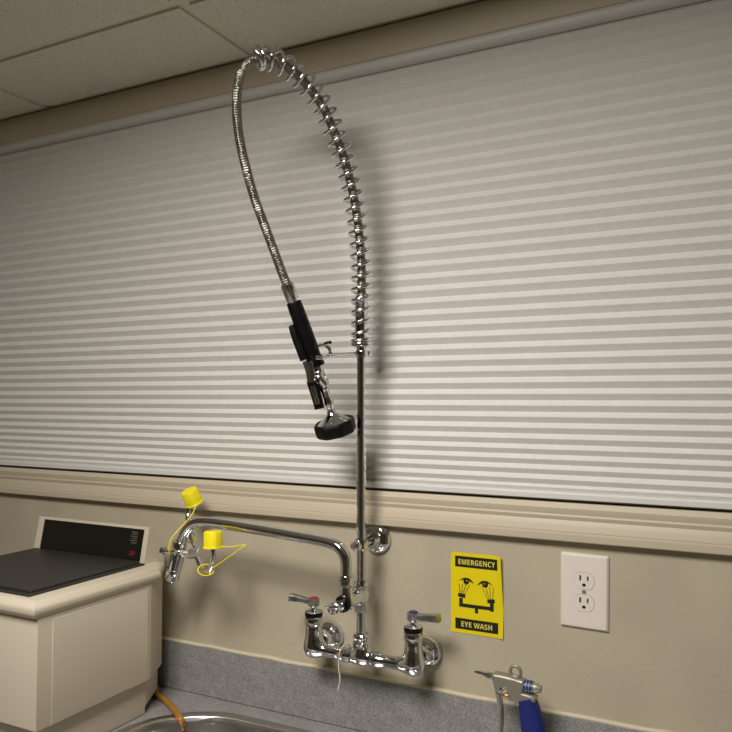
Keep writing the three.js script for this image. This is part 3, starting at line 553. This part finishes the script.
// ---------------------------------------------------------------- outlet
{
  const cx = 0.3767, cy = 1.2118, hw = 0.0382, hh = 0.0602;
  const o = thing('wall_outlet', 'white duplex electrical outlet with cover plate on the wall', 'outlet', V(cx, cy, 0));
  const face = (dy) => { const pts = []; const r = 0.0162, h = 0.0133; for (let i = 0; i < 72; i++) { const a = i / 72 * 2 * Math.PI; pts.push([r * Math.cos(a), dy + Math.max(-h, Math.min(h, r * Math.sin(a)))]); } return pts; };
  const hole = dy => { const pts = []; const r = 0.0166, h = 0.0137; for (let i = 0; i < 72; i++) { const a = -i / 72 * 2 * Math.PI; pts.push([r * Math.cos(a), dy + Math.max(-h, Math.min(h, r * Math.sin(a)))]); } return pts; };
  const W0 = 0.0062;
  const plateG = (() => {
    const s = new THREE.Shape(); const r = 0.0025, a = hw - 0.004, b = hh - 0.004;
    s.moveTo(-a + r, -b); s.lineTo(a - r, -b); s.quadraticCurveTo(a, -b, a, -b + r); s.lineTo(a, b - r); s.quadraticCurveTo(a, b, a - r, b); s.lineTo(-a + r, b); s.quadraticCurveTo(-a, b, -a, b - r); s.lineTo(-a, -b + r); s.quadraticCurveTo(-a, -b, -a + r, -b);
    for (const d of [0.0178, -0.0178]) s.holes.push(new THREE.Path(hole(d).map(([x, y]) => new THREE.Vector2(x, y))));
    return s;
  })();
  const g1 = new THREE.ExtrudeGeometry(plateG, { depth: 0.0012, bevelEnabled: true, bevelThickness: 0.0045, bevelSize: 0.004, bevelOffset: 0, bevelSegments: 1, curveSegments: 8 });
  // the bevel also narrows the holes: keep a plain thin front sheet instead
  const s2 = new THREE.Shape(plateG.getPoints(8)); plateG.holes.forEach(h => s2.holes.push(h));
  const sheet = new THREE.ExtrudeGeometry(s2, { depth: 0.0014, bevelEnabled: false, curveSegments: 8 }); sheet.translate(0, 0, W0 - 0.0014);
  const ringPts = plateG.getPoints(8), pos = [], idx = []; const rows = [[1, W0], [1 + 0.0014 / 0.034, W0 - 0.0005], [1 + 0.0040 / 0.034, W0 - 0.0034], [1 + 0.0042 / 0.034, 0.0003]];
  const n = ringPts.length - 1;
  rows.forEach(([k, z]) => { const d = (k - 1) * 0.034; for (let i = 0; i < n; i++) { const q = ringPts[i]; pos.push(q.x + Math.sign(q.x) * d, q.y + Math.sign(q.y) * d, z); } });
  for (let r = 0; r < rows.length - 1; r++) for (let i = 0; i < n; i++) { const a = r * n + i, b = r * n + (i + 1) % n; idx.push(a, a + n, b, b, a + n, b + n); }
  const edge = new THREE.BufferGeometry(); edge.setAttribute('position', new THREE.Float32BufferAttribute(pos, 3)); edge.setIndex(idx);
  const grp = new THREE.Group();
  const place = g => { g = plain(g); g.rotateZ(-0.016); g.translate(cx, cy, 0); return g; };
  part('cover_plate', [place(sheet), place(toCreasedNormals(plain(edge), 0.3))], M.plate, o);
  for (const d of [0.0178, -0.0178]) {
    const s = new THREE.Shape(face(d).map(([x, y]) => new THREE.Vector2(x, y)));
    const rect = (x, y, w, h) => new THREE.Path([[x - w / 2, y - h / 2], [x - w / 2, y + h / 2], [x + w / 2, y + h / 2], [x + w / 2, y - h / 2]].map(([a, b]) => new THREE.Vector2(a, b)));
    s.holes.push(rect(-0.006, d + 0.0038, 0.0029, 0.0092), rect(0.006, d + 0.0038, 0.0027, 0.0078));
    const gp = new THREE.Path(); gp.absarc(0, d - 0.0072, 0.003, 0, Math.PI * 2, true); s.holes.push(gp);
    const r = part('receptacle', place(new THREE.ExtrudeGeometry(s, { depth: 0.0042, bevelEnabled: false, curveSegments: 16 }).translate(0, 0, 0.0028)), M.plate, o);
    part('contact_recess', place(new THREE.BoxGeometry(0.026, 0.024, 0.0008).translate(0, d, 0.002)), M.slot, r, 'dark contact slots');
  }
  const scr = lathe([[0, 0], [0.0036, 0], [0.0036, 0.0007], [0.003, 0.0014], [0, 0.0017]], V(0, 0, W0 - 0.0002), V(0, 0, 1), 18);
  const screw = part('screw', place(scr), M.nickel, o);
  part('screw_slot', place(new THREE.BoxGeometry(0.0058, 0.0008, 0.0006).translate(0, 0, W0 + 0.0014)), M.slot, screw);
}

// ---------------------------------------------------------------- benchtop machine
{
  const m = thing('benchtop_cleaner', 'beige plastic benchtop cleaning machine with slanted black control panel beside the sink', 'machine', V(-0.63, COUNTER, 0.23));
  const zf = 0.40, xl = -0.82;
  const plan = (x, zc, xr, zr, front) => [[x, front], [x, zc], [xr, zr], [xl + (x - xr), zr], [xl, zc], [xl, front]];
  const yStep = P(150, 680.5, 0.141).y, yLid = P(150, 585, 0.14).y;
  part('foot_base', prism([[-0.441, zf - 0.02], [-0.441, 0.135], [xl + 0.011, 0.135], [xl + 0.011, zf - 0.02]], COUNTER + 0.0008, yStep + 0.01, 0.002), M.machine, m);
  part('rear_base', prism([[-0.4415, 0.138], [-0.4415, 0.132], [-0.483, 0.055], [xl + 0.05, 0.055], [xl + 0.012, 0.132], [xl + 0.012, 0.138]], COUNTER + 0.014, yStep + 0.01, 0.002), M.machine, m);
  for (const [x, z] of [[-0.5, 0.075], [-0.76, 0.075]]) part('rubber_foot', rod(V(x, COUNTER + 0.0005, z), V(x, COUNTER + 0.016, z), 0.011), M.rubber, m);
  part('tank_body', prism(plan(-0.4265, 0.137, -0.4625, 0.066, zf), yStep, yLid + 0.004, 0.003), M.machine, m);
  part('recessed_side', prism([[-0.4253, zf - 0.03], [-0.4253, 0.146], [-0.4275, 0.146], [-0.4275, zf - 0.03]], yStep + 0.002, yLid - 0.006, 0.0006), M.machine, m);
  const lidTop = P(150, 571, 0.15).y;
  part('lid', prism(plan(-0.420, 0.118, -0.459, 0.064, zf + 0.012), yLid, lidTop, 0.016, 8), M.machine, m, 'rounded beige lid rim');
  // control console at the back
  const XS = -0.468;
  const pr = [[144.2, 563], [149.5, 527.3], [152, 527.6], [156, 530.5], [160.5, 535], [162.2, 541], [163.6, 552], [164.6, 567]].map(([a, b]) => { const q = PX(a, b, XS); return [q.z, q.y]; });
  const zfr = pr[0][0], yfr = Math.min(pr[0][1], lidTop - 0.004);
  const prof = [[zfr, pr[0][1]], ...pr.slice(1), [pr[7][0], Math.min(lidTop - 0.012, pr[7][1] - 0.004)], [zfr, Math.min(lidTop - 0.012, pr[7][1] - 0.004)]];
  const con = part('control_console', profileX(prof, xl + 0.03, XS, 0.5), M.machine, m);
  // black panel on the slanted face
  const a = V(0, pr[0][1], pr[0][0]), b = V(0, pr[1][1], pr[1][0]), up = b.clone().sub(a), hL = up.length(); up.normalize();
  const nrm = V(0, -up.z, up.y); if (nrm.z < 0) nrm.negate();
  const Wp = (XS - 0.012) - (xl + 0.05), Hp = hL * 0.9;
  const cvs = document.createElement('canvas'); cvs.width = 1024; cvs.height = Math.round(1024 * Hp / Wp); const g = cvs.getContext('2d'), ch = cvs.height;
  g.fillStyle = '#15140f'; g.fillRect(0, 0, 1024, ch);
  g.fillStyle = '#6c6a60'; [[0.1, 62], [0.16, 52], [0.23, 70], [0.3, 50], [0.37, 66], [0.44, 56]].forEach(([y, w]) => g.fillRect(1008 - 36 - w, ch * y, w, 5));
  g.fillStyle = '#6e1a1c'; g.fillRect(915, ch * 0.70, 52, 9); g.fillRect(925, ch * 0.75, 46, 9); g.fillRect(905, ch * 0.8, 60, 9);
  const tex = new THREE.CanvasTexture(cvs); tex.colorSpace = THREE.SRGBColorSpace;
  const bg = new THREE.BoxGeometry(Wp, Hp, 0.0016);
  bg.applyMatrix4(new THREE.Matrix4().makeBasis(V(1, 0, 0), up, nrm));
  const pc = V((XS - 0.012 + xl + 0.05) / 2, 0, 0).add(V(0, a.y, a.z)).addScaledVector(up, hL * 0.47).addScaledVector(nrm, 0.0006); pc.x = (XS - 0.012 + xl + 0.05) / 2;
  bg.translate(pc.x, pc.y, pc.z);
  part('control_panel', bg, new THREE.MeshStandardMaterial({ map: tex, roughness: 0.35 }), con, 'black control panel with small printed lines');
  part('tank_cover', [box(xl + 0.035, -0.463, lidTop - 0.003, lidTop + 0.0035, zfr + 0.003, zf - 0.012, 0.0015), box(xl + 0.045, -0.473, lidTop + 0.0025, lidTop + 0.0075, zfr + 0.006, zf - 0.022, 0.002)], M.machineDark, m, 'dark brown tank cover');
}
// ---------------------------------------------------------------- amber hose from machine into sink
{
  const h = thing('drain_hose', 'translucent amber brown rubber hose running from the machine into the sink', 'hose', V(-0.4, COUNTER, 0.09));
  const y = COUNTER + 0.0062;
  part('tubing', tube([V(-0.56, y, 0.035), V(-0.5, y, 0.04), PY(156, 694, y), PY(163, 698.5, y), PY(170, 704.5, y + 0.001), PY(176, 711.5, y + 0.004), PY(181, 720, y + 0.004), P(184.5, 729, 0.112), P(187, 741, 0.122), P(188.5, 760, 0.13), P(189, 800, 0.14)], 0.0062, 90, 16), M.amber, h);
}

// ---------------------------------------------------------------- air gun
{
  const ZG = 0.075, K = 8.133, Q = (u, v, z = ZG) => P(470 + u / K, 655 + v / K, z), q2 = (u, v) => { const p = Q(u, v); return [p.x, p.y]; };
  const bot = PY(534, 780, COUNTER); const base = V(Q(520, 1000).x, COUNTER, ZG);
  const a = thing('air_gun', 'metal blow gun with blue grip and long trigger lever standing by the backsplash', 'air gun', base);
  const body = part('gun_body', slab([[196, 140], [240, 144], [300, 156], [380, 178], [448, 200], [440, 296], [520, 318], [545, 342], [540, 372], [470, 400], [395, 402], [372, 372], [330, 360], [318, 330], [306, 262], [292, 268], [272, 292], [250, 300], [226, 286], [208, 250], [198, 225]].map(([u, v]) => q2(u, v)), ZG - 0.0105, ZG + 0.0105, 0.0045, [], 4), M.gunBody, a);
  const n0 = Q(185, 172), n1 = Q(40, 132), nd = n1.clone().sub(n0);
  part('nozzle', lathe([[0, -0.004], [0.0062, -0.004], [0.0062, 0.003], [0.0056, 0.004], [0.0050, 0.0085], [0.0034, 0.0135], [0.0030, 0.0155], [0.0026, 0.0165], [0.0026, nd.length()], [0, nd.length()]], n0, nd, 20), M.chrome, a);
  part('nozzle_nut', hexNut(Q(196, 178), Q(170, 166), 0.0072), M.chrome, a);
  part('hanging_ring', plain(new THREE.TorusGeometry(0.0086, 0.0027, 12, 32)).translate(Q(370, 134).x, Q(370, 134).y, ZG), M.gunBody, a);
  const r0 = Q(438, 250), r1 = Q(580, 276), rd = r1.clone().sub(r0), rl = rd.length();
  part('rear_barrel', lathe([[0, -0.012], [0.009, -0.012], [0.0094, 0], [0.0094, 0.0148], [0.0078, 0.016], [0.0078, 0.0185], [0.0066, rl - 0.004], [0.0052, rl], [0, rl]], r0, rd, 26), M.gunBody, a);
  const band = part('blue_band', lathe([[0.0094, 0.0008], [0.0099, 0.0008], [0.0099, 0.0142], [0.0094, 0.0142]], r0, rd, 30), std(0x131a4a, 0.4), a, 'dark blue label band');
  for (const t of [0.0042, 0.0092]) part('band_stripe', lathe([[0.0098, t], [0.0101, t], [0.0101, t + 0.0016], [0.0098, t + 0.0016]], r0, rd, 30), std(0x55719f, 0.4), band, 'pale blue stripe');
  part('trigger_lever', sweep([Q(222, 232), Q(232, 300), Q(246, 380), Q(252, 470), Q(253, 560), Q(247, 650), Q(238, 740)], t => [0.0042 - 0.0014 * t, 0.0075 - 0.0015 * t], V(0, 0, 1), 40, 18, 3.5), M.steel, a);
  part('pivot_pin', rod(Q(252, 276, ZG - 0.0112), Q(252, 276, ZG + 0.0116), 0.0018), M.black, a);
  part('valve_stem', [rod(Q(262, 322), Q(330, 338), 0.0022), rod(Q(284, 326), Q(314, 333), 0.0042)], M.brass, a);
  const grip = part('grip', sweep([Q(456, 350), Q(476, 410), Q(503, 520), Q(520, 640), Q(527, 780), Q(525, 905)], t => [0.0152 + 0.0042 * Math.min(1, t * 2.5) - 0.001 * t, 0.0128 + 0.001 * Math.sin(t * 3)], V(0, 0, 1), 50, 24, 2.6), M.blueGrip, a, 'blue plastic grip');
  const g0 = Q(525, 900); g0.y = Math.max(g0.y, COUNTER + 0.03);
  part('hose_fitting', [hexNut(g0, V(g0.x, COUNTER + 0.011, ZG), 0.0095)], M.brass, a);
  part('air_hose', [tube([V(g0.x, COUNTER + 0.014, ZG), V(g0.x + 0.012, COUNTER + 0.0075, ZG + 0.004), V(g0.x + 0.05, COUNTER + 0.0065, ZG + 0.01), V(g0.x + 0.16, COUNTER + 0.0065, ZG - 0.01), V(g0.x + 0.35, COUNTER + 0.0065, ZG + 0.02), V(g0.x + 0.6, COUNTER + 0.0065, ZG)], 0.006, 80, 12)], M.rubber, a);
}

for (const o of scene.children) if (o.userData && o.userData.base) delete o.userData.base;
renderer.render(scene, camera);
